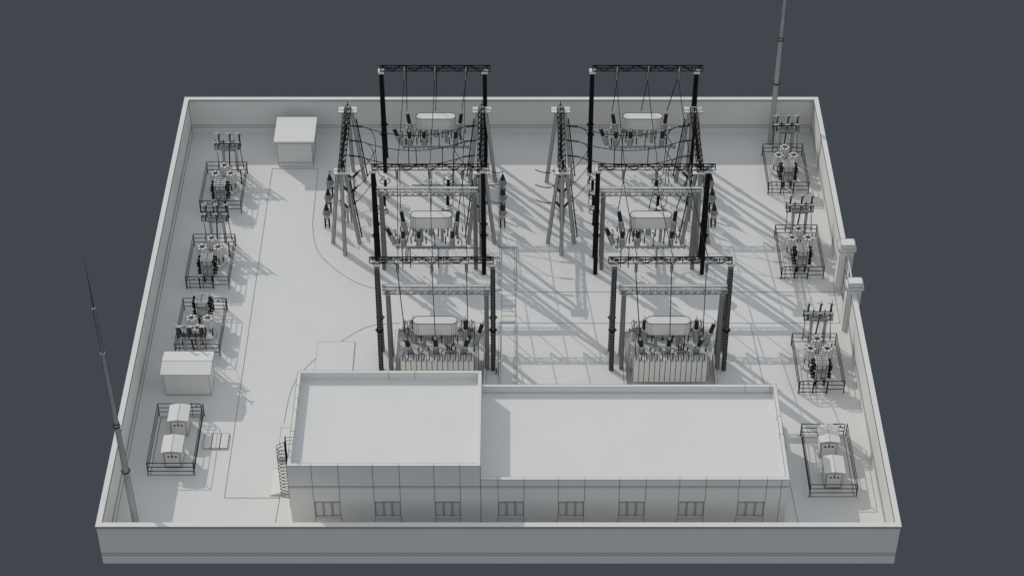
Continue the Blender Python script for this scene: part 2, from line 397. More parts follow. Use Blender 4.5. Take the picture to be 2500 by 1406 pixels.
# ------------------------------------------------------------ bay equipment (built once in bay coordinates)
def reactor(x, y):
    T = thing('drum_reactor', (x, y, 0), '', 'reactor', 'drum reactors inside the railed bays')
    m = MB(); n = 10
    for k in range(n):
        a0 = 2 * PI * k / n; a1 = 2 * PI * (k + 1) / n
        o = [(.41 * math.cos(a), .41 * math.sin(a)) for a in (a0, a1)]; i = [(.16 * math.cos(a), .16 * math.sin(a)) for a in (a0, a1)]
        m.quad([(*o[0], .95), (*o[1], .95), (*o[1], 1.78), (*o[0], 1.78)]); m.quad([(*i[0], .95), (*i[1], .95), (*i[1], 1.78), (*i[0], 1.78)], LG)
        m.quad([(*o[0], 1.78), (*o[1], 1.78), (*i[1], 1.78), (*i[0], 1.78)]); m.quad([(*o[0], .95), (*o[1], .95), (*i[1], .95), (*i[0], .95)], ST)
        m.bar((*o[0], .95), (*o[0], 1.78), .009, LN); m.bar((*o[0], 1.78), (*o[1], 1.78), .009, LN); m.bar((*o[0], .95), (*o[1], .95), .008, LN); m.bar((*i[0], 1.78), (*i[1], 1.78), .009, LN)
    m.build('winding', T)
    m = MB()
    for k in range(3):
        a = PI * k / 3 + .26; m.bar((-.4 * math.cos(a), -.4 * math.sin(a), 1.80), (.4 * math.cos(a), .4 * math.sin(a), 1.80), .018, DK)
    m.build('spider', T)
    for k in range(3):
        a = 2 * PI * k / 3 + .5; MB().bar((.3 * math.cos(a), .3 * math.sin(a), .2), (.3 * math.cos(a), .3 * math.sin(a), .95), .045, BK, 6).build('support', T)
    m = MB(); m.bar((0, 0, 0), (0, 0, .2), .58, CL, 12, lines=.008); m.ring((0, 0, .2), .58, .009, LN, 12)
    m.build('plinth', T)
    return T
def rack():
    T = thing('capacitor_rack', (0, 0, 0), '', 'capacitor rack', 'two tier capacitor racks inside the railed bays')
    for z0, z1_, nm in ((.78, 1.38, 'lower_tier'), (1.58, 2.2, 'upper_tier')):
        m = MB()
        m.box((-.32, .1, z0 + .05), (.32, .9, z1_ - .12), LG, True, .012)
        for x in (-.4, .4):
            for y in (0, 1.0): m.bar((x, y, z0), (x, y, z1_), .025, LG)
        for z in (z0, z1_):
            for p, q in (((-.4, 0), (.4, 0)), ((-.4, 1), (.4, 1)), ((-.4, 0), (-.4, 1)), ((.4, 0), (.4, 1))): m.bar((*p, z), (*q, z), .028, LG); m.bar((p[0], p[1] - .03, z - .03), (q[0], q[1] - .03, z - .03), .01, LN)
        for y in (.3, .55, .8): m.bar((-.5, y, z1_ - .06), (.5, y, z1_ - .06), .05, LG)
        m.bar((.02, -.02, z0 + .05), (.02, -.02, z1_ - .1), .022, LN); m.bar((.03, .1, z1_ - .02), (.03, .95, z1_ - .02), .018, LN)
        m.build('frame', T)
    for x in (-.5, .5):
        q = MB(); q.bar((x, .5, .8), (x, .5, 2.32), .025, BK); q.bar((x, .1, 2.0), (x, .9, 2.0), .025, BK); q.build('bus_link', T)
    for s in (-1, 1):
        for z0 in (.85, 1.6):
            for y in (.1, .45, .8):
                for dz in (.05, .3): MB().discs((s * .42, y, z0 + dz + .08), (s * .72, y, z0 + dz), 4, .12, .05, BK, 6).build('insulator', T)
        for y in (.15, .85): MB().discs((s * .3, y, 0.05), (s * .3, y, .78), 5, .1, .05, BK, 6).build('insulator', T)
        for y in (.15, .85): MB().discs((s * .3, y, 1.38), (s * .3, y, 1.58), 2, .08, .05, DK, 6).build('insulator', T)
    return T
def hframe():
    T = thing('pole_disconnector', (0, 0, 0), '', 'disconnector', 'disconnector stands behind the railed bays')
    for x in (-.5, .5): MB().bar((x, 0, 0), (x, 0, 2.2), .105, LG, 8, lines=.009).build('post', T)
    m = MB()
    for y in (-.22, .22): m.box((-1.12, y - .05, 2.3), (.95, y + .05, 2.4), LG, True, .012)
    m.box((-.62, -.2, 2.2), (.62, .2, 2.28), LG, True, .012)
    for z in (2.55, 2.75): m.bar((-1.1, .22, z), (.9, .22, z), .03, BK)
    for x in (-1.1, -.42, .42, .9): m.bar((x, .22, 2.3), (x, .22, 2.95), .035, BK)
    m.bar((-1.1, -.25, 2.95), (.95, -.25, 2.95), .022, BK); m.bar((.95, -.25, 2.95), (.95, -.25, 2.3), .022, BK)
    m.bar((-1.1, -.25, 2.85), (-1.1, -.25, 2.3), .03, BK); m.bar((-.62, 0, 2.0), (.62, 0, 2.0), .012, BK); m.bar((.62, 0, 2.3), (.5, 0, 1.7), .012, BK)
    m.build('crossbeam', T)
    for x in (-.85, .02, .78):
        MB().discs((x, -.25, 2.4), (x + .03, -.28, 3.0), 6, .105, .045, DK, 8).build('insulator', T)
        MB().discs((x + .03, .25, 2.4), (x + .08, .3, 3.45), 8, .09, .04, DK, 8).build('insulator', T)
        m = MB()
        m.bar((x - .28, -.28, 3.05), (x + .14, -.28, 3.05), .05, LG); m.bar((x + .03, -.28, 3.0), (x + .08, -.28, 3.16), .04, LG); m.bar((x + .2, -.1, 3.02), (x, -.28, 3.05), .02, BK)
        m.bar((x - .26, .3, 3.5), (x + .16, .3, 3.5), .045, LG); m.bar((x + .08, .3, 3.45), (x + .1, .34, 3.78), .035, LG); m.bar((x + .08, .3, 3.4), (x + .24, .2, 3.42), .02, BK)
        m.build('contact_blade', T)
    m = MB()
    m.bar((0, -.02, 2.2), (-.12, -.05, .45), .05, BK)
    for s, xt in ((-1, -.98), (1, .85)):
        m.bar((xt, 0, 2.3), (s * .98, 0, .62), .026, BK)
        m.bar((s * .5, 0, .62), (s * 1.0, 0, .62), .03, ST); m.box((s * 1.0 - .04, -.05, .22), (s * 1.0 + .04, .05, .68), ST)
    m.build('drive_rod', T)
    return T
rx, rk, hf = reactor(0, 0), rack(), hframe()
first = True
LV = {'far left': 2.75, 'middle left': 2.75, 'near left': 2.75, 'far right': 2.75, 'middle right': 2.75, 'near right': 2.75}
for loc, D, rz, w in BAYS:
    M = Matrix.Translation(loc) @ Matrix.Rotation(rz, 4, 'Z')
    side = (lambda a, b: a) if rz == 0 else (lambda a, b: b)
    for (x, y), nm in (((1.0, 2.8), side('left', 'right') + ' drum reactor of the pair'), ((2.2, 2.8), side('right', 'left') + ' drum reactor of the pair'), ((1.6, 3.85), side('single drum reactor behind the pair', 'single drum reactor before the pair'))):
        p = M @ Vector((x, y, 0)); lab = 'grey ' + nm + ' ' + BD[w]
        if first: rx.location = p; rx['label'] = lab; rx0 = rx
        else: dup(rx, p, rz, lab)
        first = False
    p = M @ Vector((1.58, .62, 0)); lab = 'grey rack with black stacked insulators ' + BD[w]
    if w == 'far left': rk.location = p; rk['label'] = lab
    else: dup(rk, p, rz, lab)
    p = M @ Vector((1.86, 5.42, 0)); lab = 'tall two post disconnector with three contacts ' + BD[w]
    if w == 'far left': hf.location = p; hf['label'] = lab
    else: dup(hf, p, rz, lab)
    cp = M @ Vector((2.85 if 'left' in w else 2.7, 3.75, 0))
    lab = 'short black cable post ' + BD[w]
    if w == 'far left':
        cpo = thing('cable_post', cp, lab, 'post', 'cable posts inside the railed bays')
        MB().bar((0, 0, 0), (0, 0, .35), .07, DK, 8).build('base', cpo); MB().bar((0, 0, .35), (0, 0, 1.35), .045, BK, 6).build('cable', cpo); MB().ring((0, 0, .45), .1, .035, LG, 10).build('collar', cpo)
    else: dup(cpo, cp, rz, lab)
    k = 0
    for (a, b) in (((1.06, 5.17, 3.05), (1.0, 2.8, 1.8)), ((1.93, 5.17, 3.05), (1.6, 3.85, 1.8)), ((2.69, 5.17, 3.05), (2.2, 2.8, 1.8))):
        A = M @ Vector(a); B = M @ Vector(b)
        mm = MB().tube(sag(A, B, .12, 8), .014, LG)
        tag(mm.build('lead_wire'), 'thin grey lead from the %s pole contact %s' % (('left', 'middle', 'right')[k] if rz == 0 else ('right', 'middle', 'left')[k], BD[w]), 'wire', 'leads inside the railed bays'); k += 1

# ------------------------------------------------------------ masts
def mast(loc, label):
    T = thing('lightning_mast', loc, label, 'mast', 'stepped lightning masts')
    n = 16
    for a, b, r0, r1, nm, mt in ((0, 6.06, .215, .20, 'lower_tube', LG), (6.06, 10.2, .19, .17, 'middle_tube', LG), (10.2, 16.5, .15, .12, 'upper_tube', LG), (16.5, 20.2, .085, .08, 'thin_tube', LG)):
        MB().bar((0, 0, a), (0, 0, b), r0, LG, n, r1, lines=.008).build(nm, T)
    MB().bar((0, 0, 20.2), (0, 0, 24.5), .05, DK, 8, .004).build('spike', T)
    m = MB(); m.ring((0, 0, 6.06), .27, .03, DK, 14)
    for k in range(14): a = 2 * PI * k / 14; m.bar((.2 * math.cos(a), .2 * math.sin(a), 5.92), (.29 * math.cos(a), .29 * math.sin(a), 6.09), .02, BK)
    m.build('flange', T)
    m = MB(); m.ring((0, 0, 10.15), .2, .035, BK, 14); m.build('flange', T); MB().ring((0, 0, 10.4), .175, .025, BK, 14).build('flange', T)
    m = MB(); m.ring((0, 0, 16.5), .13, .02, LG, 12); m.build('collar', T)
    m = MB(); m.ring((0, 0, 20.2), .09, .016, LG, 12); m.build('collar', T)
    return T
ms = mast((-24.7, -20.3, 0), 'tall stepped grey mast tapering to a spike in the near left corner')
dup(ms, (21.16, 22.5, 0), 0, 'tall stepped grey mast rising out of view in the far right corner')
ms.rotation_euler = (0, -.0125, 0); ms.scale = (1, 1, .982)

# ------------------------------------------------------------ black A frame gantries
GR = [('front', -3.46, 'left', -9.87, -1.30, -9.40, -1.34), ('front', -3.46, 'right', 6.69, 15.25, 7.13, 15.22),
      ('middle', 7.1, 'left', -10.26, -1.69, -10.2, -2.12), ('middle', 7.1, 'right', 6.33, 14.89, 6.31, 14.40),
      ('back', 19.7, 'left', -10.26, -1.69, -10.21, -2.13), ('back', 19.7, 'right', 6.28, 14.86, 6.27, 14.40)]
def gantry(row, yc, side, xa, xb, ca, cb):
    T = thing('line_gantry', ((xa + xb) / 2, yc, 0), '%s row black truss gantry on sloping legs, %s group' % (row, side), 'gantry', 'black truss gantries')
    ox = (xa + xb) / 2; mt = ST if row == 'front' else BK
    m = MB(); n = 10; L = xb - xa; r = .028
    top = lambda i: (xa - ox + L * i / n, 0, 9.67); bf = lambda i: (xa - ox + L * i / n, -.2, 9.27); bb = lambda i: (xa - ox + L * i / n, .2, 9.27)
    m.bar(top(0), top(n), .036, BK); m.bar(bf(0), bf(n), .026, BK); m.bar(bb(0), bb(n), .026, BK)
    for i in range(n + 1):
        m.bar(top(i), bf(i), r, BK); m.bar(top(i), bb(i), r * .8, BK); m.bar(bf(i), bb(i), r * .7, BK)
        if i < n:
            if i % 2 == 0: m.bar(top(i), bf(i + 1), r, BK); m.bar(top(i), bb(i + 1), r * .9, BK)
            else: m.bar(bf(i), top(i + 1), r, BK); m.bar(bb(i), top(i + 1), r * .9, BK)
            m.bar(bf(i), bb(i + 1), r * .5, BK)
    m.build('truss_beam', T)
    for c in (ca, cb):
        x = c - ox
        for s in (-1, 1):
            Lg = MB().bar((x, s * 1.0, 0), (x, s * .13, 9.0), .165, mt, 14, lines=(.006 if row == 'front' else 0)).build('leg', T)
            k = MB()
            z = 3.5 if s < 0 else 3.5
            yy = s * (1.0 - .87 * z / 9)
            k.ring((x, yy, z), .23, .035, BK, 10)
            for a in range(6): k.bar((x + .2 * math.cos(a), yy + .2 * math.sin(a), z - .05), (x + .29 * math.cos(a * 1.05), yy + .29 * math.sin(a * 1.05), z + .03), .04, BK)
            k.build('clamp', Lg)
        MB().box((x - .25, -.25, 9.01), (x + .25, .25, 9.24), CL, True, .006).build('cap_block', T)
        MB().box((x - .1, -.62, 2.6), (x - .06, .62, 2.66), BK).build('tie', T) if False else None
        if row == 'front':
            m = MB(); N = 34
            f0 = Vector((x, -1.2, .05)); f1 = Vector((x, -.35, 8.75))
            for dx in (-.12, .12): m.bar(f0 + Vector((dx, 0, 0)), f1 + Vector((dx, 0, 0)), .02, BK)
            for i in range(N + 1): p = f0.lerp(f1, i / N); m.bar(p + Vector((-.12, 0, 0)), p + Vector((.12, 0, 0)), .019, BK)
            m.build('ladder', T)
    return T
for a in GR: gantry(*a)

# ------------------------------------------------------------ lower pale lattice gantries
def wgantry(row, yc, side, xa, xb, ca, cb):
    ox = (xa + xb) / 2
    T = thing('lattice_gantry', (ox, yc, 0), 'lower grey lattice gantry beside %s black gantry, %s group' % (row, side), 'gantry', 'lower grey lattice gantries')
    m = MB(); a = xa - ox; b = xb - ox; n = 15; L = b - a; hz = 7.1; lz = 6.66
    m.box((a - .05, .0, hz), (b + .05, .26, hz + .06), LG, True, .007)
    for y in (-.17, .17): m.bar((a, y, hz - .03), (b, y, hz - .03), .035, LG); m.bar((a, y, lz), (b, y, lz), .032, LG)
    m.bar((a, -.21, lz - .03), (b, -.21, lz - .03), .009, LN); m.bar((a, -.21, lz + .04), (b, -.21, lz + .04), .009, LN)
    for i in range(n):
        x0 = a + L * i / n; x1 = a + L * (i + 1) / n; xm = (x0 + x1) / 2
        for y in (-.17, .17):
            m.bar((x0, y, hz - .03), (xm, y, lz), .014, LN); m.bar((xm, y, lz), (x1, y, hz - .03), .014, LN)
            if i % 2 == 0: m.bar((xm, y, hz), (xm, y, lz), .013, ST)
        m.bar((x0, -.17, hz - .03), (x1, .17, hz - .03), .012, ST)
        m.bar((x0, -.17, lz), (x1, .17, lz), .008, ST)
    for x in (a, b): m.bar((x, -.17, lz), (x, -.17, hz), .03, LG); m.bar((x, .17, lz), (x, .17, hz), .03, LG); m.bar((x, -.17, lz), (x, .17, hz), .012, LN)
    for i in range(6): x = a + L * (i + .7) / 6; m.bar((x, -.22, hz + .05), (x, -.22, lz - .12), .01, LN)
    m.build('lattice_beam', T)
    for c in (ca, cb):
        for s in (-1, 1): MB().bar((c - ox, s * .74, 0), (c - ox, s * .14, 6.55), .155, ST, 20).build('leg', T)
        m = MB(); m.box((c - ox - .18, -.3, 6.55), (c - ox + .18, .3, 6.62), LG, True, .008); m.build('cap_plate', T)
    return T
wgantry('front', -3.68, 'left', -9.05, -1.55, -8.70, -1.80); wgantry('front', -3.68, 'right', 7.53, 15.05, 7.86, 14.76)
wgantry('middle', 7.4, 'left', -10.1, -2.58, -9.72, -2.75); wgantry('middle', 7.4, 'right', 6.46, 13.98, 6.79, 13.69)

# ------------------------------------------------------------ tall platforms with lattice beams running away from the viewer
TX = [(-12.79, 1, 'left', 'left'), (-2.35, -1, 'left', 'right'), (3.78, 1, 'right', 'left'), (14.12, -1, 'right', 'right')]
ROWS = [11.7, 13.6, 15.5]; RN = ['near', 'middle', 'far']
def portal(xc, s, grp, side):
    T = thing('busbar_portal', (xc, 13.56, 0), 'three legged twin towers with black lattice beam, %s side of %s group' % (side, grp), 'portal', 'three legged busbar portals')
    for e in (-1, 1):
        y0 = 3.89 * e
        for (bx, by, tx) in ((0, 5.28 * e, 0), (-1.02, 3.84 * e, -.3), (1.02, 3.84 * e, .3)):
            MB().bar((bx, by, 0), (tx, y0 + (.15 * e if bx == 0 else 0), 7.0), .135, LG, 8, .125, lines=.014).build('leg', T)
        hw = .6 if e < 0 else .74
        P = MB().box((-hw, y0 - .4, 7.0), (hw, y0 + .4, 7.08), CL, True, .008); P.bar((-hw, y0, 7.085), (hw, y0, 7.085), .01, LN)
        P.build('platform', T)
        # ladder rail beside the inner leg
        m = MB(); A = Vector((s * 1.25, 3.84 * e, .6)); B = Vector((s * .62, y0, 6.2))
        m.bar(A, B, .05, BK)
        for k in range(5): p = A.lerp(B, k / 4.3); m.bar(p, p - Vector((s * .25, 0, 0)), .015, BK); m.bar(p + Vector((0, 0, .12)), p + Vector((-s * .25, 0, .12)), .015, BK)
        m.build('ladder_rail', T)
    m = MB(); n = 12; a, b = -4.1, 4.05; L = b - a
    top = lambda i: (0, a + L * i / n, 7.52); l = lambda i: (-.25, a + L * i / n, 7.14); q = lambda i: (.25, a + L * i / n, 7.14)
    for P, r in ((top, .034), (l, .03), (q, .03)): m.bar(P(0), P(n), r, BK)
    for i in range(n + 1):
        m.bar(top(i), l(i), .022, BK); m.bar(top(i), q(i), .022, BK); m.bar(l(i), q(i), .022, BK)
        if i < n: 
            x = (top(i), top(i + 1)); m.bar(x[0], l(i + 1), .02, BK); m.bar(x[0], q(i + 1), .02, BK); m.bar(l(i), q(i + 1), .016, BK); m.bar(l(i + 1), x[1], .016, BK)
    m.bar((0, b, 7.52), (0, b + .1, 7.7), .03, BK)
    m.build('lattice_beam', T)
    for (y0, y1, xx) in ((-3.9, -2.6, .06), (-2.3, -.2, -.06), (0, 1.9, .0)):
        MB().bar((xx, y0, 7.0), (xx, y1, 7.0), .1, BK, 8).build('insulator', T)
for a in TX: portal(*a)

# ------------------------------------------------------------ strings, conductors and row equipment
def string_x(x, y, s, z, lab):
    m = MB(); m.bar((x + s * .25, y, z + .04), (x + s * .45, y, z), .02, BK); m.discs((x + s * .45, y, z), (x + s * 1.3, y, z - .12), 8, .095, .035, BK, 8)
    tag(m.build('insulator_string'), lab, 'insulator', 'insulator strings pulling on the portals')
def breaker():
    T = thing('vee_breaker', (0, 0, 0), '', 'breaker', 'vee shaped switches between the portal legs')
    for x in (-.14, .14): MB().bar((x, 0, 0), (x, 0, 1.3), .06, LG, 8, lines=.008).build('post', T)
    m = MB(); m.box((-.2, -.14, 1.3), (.2, .14, 1.5), LG, True, .01); m.bar((-.3, 0, 1.15), (-.3, 0, .35), .03, DK); m.bar((.27, .1, 1.3), (.27, .1, .8), .025, DK); m.build('mechanism', T)
    for s in (-1, 1):
        m = MB(); m.bar((s * .12, 0, 1.5), (s * .5, 0, 2.0), .085, DK, 10, .075)
        for k in range(6): t = k / 5.; p = Vector((s * .12, 0, 1.5)).lerp(Vector((s * .5, 0, 2.0)), t); d = Vector((s * .38, 0, .5)).normalized() * .015; m.bar(p - d, p + d, .11, BK, 10)
        m.build('insulator', T)
        m = MB(); m.bar((s * .5, 0, 2.0), (s * .62, 0, 2.12), .05, LG, 6); m.bar((s * .62, -.12, 2.12), (s * .62, .12, 2.12), .03, DK); m.bar((s * .55, 0, 2.2), (s * .78, 0, 2.1), .02, BK)
        m.build('terminal', T)
    return T
def ringcol():
    T = thing('ring_insulator', (0, 0, 0), '', 'insulator', 'black insulator columns with corona rings')
    m = MB(); m.bar((0, 0, .55), (0, 0, 1.6), .09, BK, 12)
    for k in range(9): m.bar((0, 0, .6 + k * .11), (0, 0, .64 + k * .11), .12, BK, 12)
    m.build('column', T)
    MB().bar((0, 0, 0), (0, 0, .55), .13, DK, 10).build('base', T)
    m = MB(); m.bar((0, 0, 1.64), (0, 0, 1.72), .25, CL, 16); m.ring((0, 0, 1.69), .26, .018, BK, 16); m.build('top_plate', T)
    m = MB(); m.ring((0, -.05, 1.42), .42, .022, BK, 16)
    for a in (0, PI/2, PI, 3*PI/2): m.bar((.1 * math.cos(a), .1 * math.sin(a), 1.6), (.42 * math.cos(a), .42 * math.sin(a) - .05, 1.42), .012, BK)
    m.build('corona_ring', T)
    return T
def arrester():
    T = thing('cone_arrester', (0, 0, 0), '', 'arrester', 'cone topped arresters on black legs')
    for k in range(4): a = PI / 4 + k * PI / 2; MB().bar((.22 * math.cos(a), .22 * math.sin(a), 0), (.22 * math.cos(a), .22 * math.sin(a), .95), .05, BK, 6).build('leg', T)
    m = MB(); m.bar((0, 0, .85), (0, 0, 1.35), .22, LG, 10, .24, lines=.009); m.ring((0, 0, .85), .22, .012, LN, 10); m.build('tank', T); MB().ring((0, 0, .35), .22, .014, BK, 4).build('brace', T)
    m = MB()
    for k in range(10): t0 = k / 10; m.bar((0, 0, 1.35 + .9 * t0), (0, 0, 1.35 + .9 * (t0 + .07)), .27 * (1 - t0) + .04, LG if k < 4 else DK, 12, .22 * (1 - t0) + .02); m.ring((0, 0, 1.35 + .9 * t0), .27 * (1 - t0) + .04, .013, LN, 12)
    m.bar((0, 0, 1.35), (0, 0, 2.25), .2, LG, 10, .02); m.build('cone', T)
    MB().bar((0, 0, 2.22), (0, 0, 2.58), .03, BK, 6, .012).build('tip', T)
    return T
br, rc, ar = breaker(), ringcol(), arrester()
def place(proto, flag, loc, lab):
    if not proto['label']: proto.location = loc; proto['label'] = lab; return proto
    return dup(proto, loc, 0, lab)
RX = {(-12.79): -10.02, (-2.35): -5.04, (3.78): 6.38, (14.12): 11.45}
AX = {(-12.79): -14.38, (-2.35): -.73, (14.12): 15.66}
for xc, s, grp, side in TX:
    for y, rn in zip(ROWS, RN):
        d = '%s row, %s side of %s group' % (rn, side, grp)
        string_x(xc, y - .1, s, 7.05, 'black insulator string on portal beam, ' + d)
        place(br, 0, (xc + s * .12, y + .6, 0), 'vee shaped switch between legs, ' + d)
        xr = RX[xc]
        place(rc, 0, (xr, y + .25, 0), 'black insulator column with ring, ' + d)
        e = Vector((xc + s * 1.3, y - .1, 6.93))
        hub = Vector((xc + s * 2.15, y, 4.7))
        m = MB().tube(smooth([e, e + Vector((s * .5, 0, -.25)), (xc + s * 2.1, y, 6.0), hub, (xc + s * 1.5, y + .3, 3.2), (xc + s * .85, y + .6, 2.12)]), .026, WR)
        m.tube(smooth([hub, (xc + s * 2.2, y, 3.4), (xr - s * .45, y + .15, 2.15), (xr, y + .25, 1.72)]), .026, WR)
        tag(m.build('dropper_wire'), 'black cable curving down from portal, ' + d, 'cable', 'dropper cables below the portals')
        if xc in AX:
            ax = AX[xc]; place(ar, 0, (ax, y + .05, 0), 'cone topped arrester on black legs, ' + d)
            m = MB().tube(sag((ax, y + .05, 2.5), (xc - s * .75, y + .6, 2.1), .18), .026, WR)
        else:
            m = MB().tube(sag((xc - s * 1.95, y + .2, 2.55), (xc - s * .72, y + .6, 1.95), .12), .03, WR)
        tag(m.build('jumper_wire'), 'short black cable outside the portal, ' + d, 'cable', 'jumper cables beside the portals')
for (xa, xb, grp) in ((-12.79, -2.35, 'left'), (3.78, 14.12, 'right')):
    for y, rn in zip(ROWS, RN):
        tag(MB().tube(sag((xa + 1.3, y - .1, 6.93), (xb - 1.3, y - .1, 6.93), .85, 24), .024, WR).build('busbar_wire'), 'sagging black conductor between portals of the %s group, %s one' % (grp, rn), 'wire', 'sagging conductors between the portals')

# ------------------------------------------------------------ transformers
def bushing(parent, b, t, r0, r1, frac=.5):
    b = Vector(b); t = Vector(t); c = b.lerp(t, frac); u = (t - b).normalized(); e = b.lerp(t, .88)
    m = MB(); m.bar(b, c, r0 * 1.02, LG, 12, r0, lines=.012); m.bar(b, b + u * .04, r0 * 1.2, LG, 12)
    m.bar(c - u * .03, c + u * .03, r0 * 1.18, LG, 14)
    B = m.build('bushing', parent)
    m = MB(); m.bar(c, e, r1 * 1.15, DK, 10, r1, lines=.014)
    for k in range(8): p = c.lerp(e, (k + .5) / 8); m.bar(p, p + u * .02, r1 * 1.3, DK, 10)
    m.build('porcelain', B)
    m = MB(); m.bar(e, t, r1 * .7, LG, 8, r1 * .35); m.bar(t, t + u * .12, .02, ST, 6); m.ring(e, r1 * .8, .012, BK, 8); m.build('terminal', B)
HV = [((-1.74, -.72, 2.0), (-2.04, -1.36, 4.1)), ((.05, -.70, 2.0), (.05, -1.3, 4.1)), ((1.98, -.70, 2.0), (2.36, -1.32, 4.1))]
LVB = [((-1.56, .55, 2.0), (-1.6, 1.0, 3.95)), ((.95, .55, 2.0), (.95, 1.0, 3.95)), ((2.1, .55, 2.0), (2.12, 1.0, 3.95)), ((2.79, .28, 2.0), (3.4, .6, 3.9))]
def transformer(loc, rz, full, label):
    T = thing('power_transformer', loc, label, 'transformer', 'power transformers', rz)
    m = MB(); n = 9; pts = []
    for k in range(n): a = PI / 2 + PI * k / (n - 1); pts.append((-1.16 + .415 * math.cos(a), .415 * math.sin(a)))
    for k in range(n): a = -PI / 2 + PI * k / (n - 1); pts.append((1.16 + .415 * math.cos(a), .415 * math.sin(a)))
    N = len(pts); z0, z1_ = 3.5, 4.55
    m.quad([(*p, z1_) for p in pts]); m.quad([(*p, z0) for p in pts[::-1]])
    for k in range(N):
        a, b = pts[k], pts[(k + 1) % N]; m.quad([(*a, z0), (*b, z0), (*b, z1_), (*a, z1_)]); m.bar((*a, z1_), (*b, z1_), .02, LN); m.bar((*a, z0), (*b, z0), .006, LN); m.bar((*a, z0), (*a, z1_), .009, LN)
    m.build('conservator', T)
    for x, y in ((-.8, .1), (.75, .1)): MB().bar((x, y, 2.0), (x, y, 3.5), .11, LG, 12, lines=.008).build('conservator_support', T)
    for b, t in HV: bushing(T, b, t, .195, .125)
    for b, t in LVB: bushing(T, b, t, .185, .12)
    sm = MB()
    for x in (-1.18, -.47, 1.45, 2.05): sm.bar((x, -.5, 2.0), (x - .02, -.72, 2.5), .045, LG, 8, lines=.008); sm.bar((x - .02, -.72, 2.5), (x - .02, -.76, 2.56), .06, BK, 8); sm.bar((x, -.62, 2.0), (x, -.62, 2.1), .08, LG, 10)
    sm.build('relief_valve', T)
    for x in (.82, .98, 1.14):
        q = MB(); q.discs((x, -.55, 2.12), (x, -.55, 2.62), 6, .06, .045, BK, 8); q.bar((x, -.55, 2.62), (x, -.55, 2.75), .015, BK); q.build('small_bushing', T)
    for x in (-1.05, .42, 1.55, 2.4):
        q = MB(); q.discs((x, .42, 2.05), (x, .42, 2.75), 7, .055, .04, BK, 8); q.bar((x, .42, 2.75), (x, .42, 3.1), .02, LG); q.build('small_bushing', T)
    for x, y, h in ((-2.0, .35, .9), (-1.9, -.25, .5), (-.25, .7, 1.3), (1.25, .1, 1.5), (2.45, .85, .8), (2.75, -.5, .6), (-.95, -.95, .45), (.45, -.98, .45)):
        q = MB(); q.bar((x, y, 2.0), (x, y, 2.0 + h), .03, BK, 6); q.bar((x, y, 2.0 + h), (x + .12, y + .02, 2.0 + h + .08), .045, DK, 6); q.ring((x, y, 2.12), .07, .02, DK, 8); q.build('fitting', T)
    q = MB(); q.tube([(-1.9, .2, 3.62), (-1.9, .2, 2.9), (-2.3, .9, 2.6), (-2.3, 1.2, 2.5)], .035, DK, 6); q.build('pipe', T)
    q = MB(); q.tube([(1.5, .1, 3.5), (1.7, .5, 3.1), (1.9, 1.2, 2.6)], .035, DK, 6); q.build('pipe', T)
    q = MB(); q.box((.7, -.68, 2.02), (1.3, -.42, 2.1), LG, True, .012); q.build('bushing_tray', T)
    q = MB(); q.tube(smooth([(-2.1, .6, 2.03), (-.7, .1, 2.03), (.9, -.35, 2.03), (2.6, -.9, 2.03)]), .012, LN); q.build('pipe', T) if full else None
    q = MB(); q.bar((-2.6, 1.27, 2.45), (2.6, 1.27, 2.45), .07, LG, 10, lines=.007)
    for k in range(14): x = -2.5 + k * 5 / 13; q.bar((x, 1.2, 2.38), (x, 1.36, 2.38), .035, LG, 6); q.ring((x, 1.38, 2.38), .045, .01, LN, 6, 'y')
    q.bar((-2.62, 1.27, 2.3), (-2.62, 1.27, 2.62), .04, ST); q.bar((2.62, 1.27, 2.3), (2.62, 1.27, 2.62), .04, ST)
    q.build('header_pipe', T)
    if full:
        MB().box((-2.0, -1.0, -.35), (2.9, .9, .2), ST).build('base', T); m = MB().box((-2.2, -1.12, .2), (3.05, .98, 2.0), LG, True, .011)
        for x in (-1.2, .1, 1.4, 2.6): m.bar((x, -1.115, .25), (x, -1.115, 1.95), .02, LN)
        m.build('tank', T)
        MB().box((-.85, .88, 2.003), (.35, 1.15, 2.45), LG, True, .012).build('tap_changer_box', T)
        def bank(x0, n, ya, yb, zt):
            m = MB(); pitch = .371; fr = MB()
            for k in range(n):
                a = x0 + k * pitch
                m.box((a, ya, .5), (a + .345, yb, zt), CL, True, .008)
                m.bar((a + .03, ya + .02, zt + .012), (a + .3, yb - .05, zt + .012), .008, LN)
                m.bar((a + .15, ya + .1, zt + .03), (a + .15, yb + .02, zt + .03), .028, DK); m.bar((a + .15, yb, zt), (a + .15, yb, zt + .16), .035, DK)
                m.box((a + .345, ya + .03, .55), (a + pitch, yb - .03, zt - .05), BK)
            m.build('radiator', T)
        bank(-2.42, 14, -2.07, -1.37, 2.5)
        bank(-2.42, 2, 1.4, 2.07, 2.6); bank(-1.6, 8, 1.4, 2.07, 2.0); bank(1.65, 3, 1.4, 2.07, 2.6)
        q = MB(); q.bar((-2.62, -.9, 1.9), (-2.2, -.9, 1.9), .07, LG, 8); q.bar((-2.55, -1.3, .6), (-2.55, -1.3, 2.0), .03, ST); q.box((-2.62, -.5, .3), (-2.23, .9, 1.7), LG, True, .01); q.build('control_box', T)
    else:
        for x in (-2.3, -1.9, 1.9): pass
        for x in (2.2, 1.6, -.5): MB().bar((x, 1.27, .4), (x, 1.27, 2.38), .035, BK, 6).build('support_leg', T)
        q = MB(); 
        for x in (-2.3, -1.2, 1.3, 2.4): q.bar((x, -.95, 2.6), (x, -1.25, 2.6), .05, LG, 8); q.bar((x, -1.0, 2.1), (x, -1.0, 2.6), .045, LG, 8, lines=.008)
        q.build('valve', T)
    return T
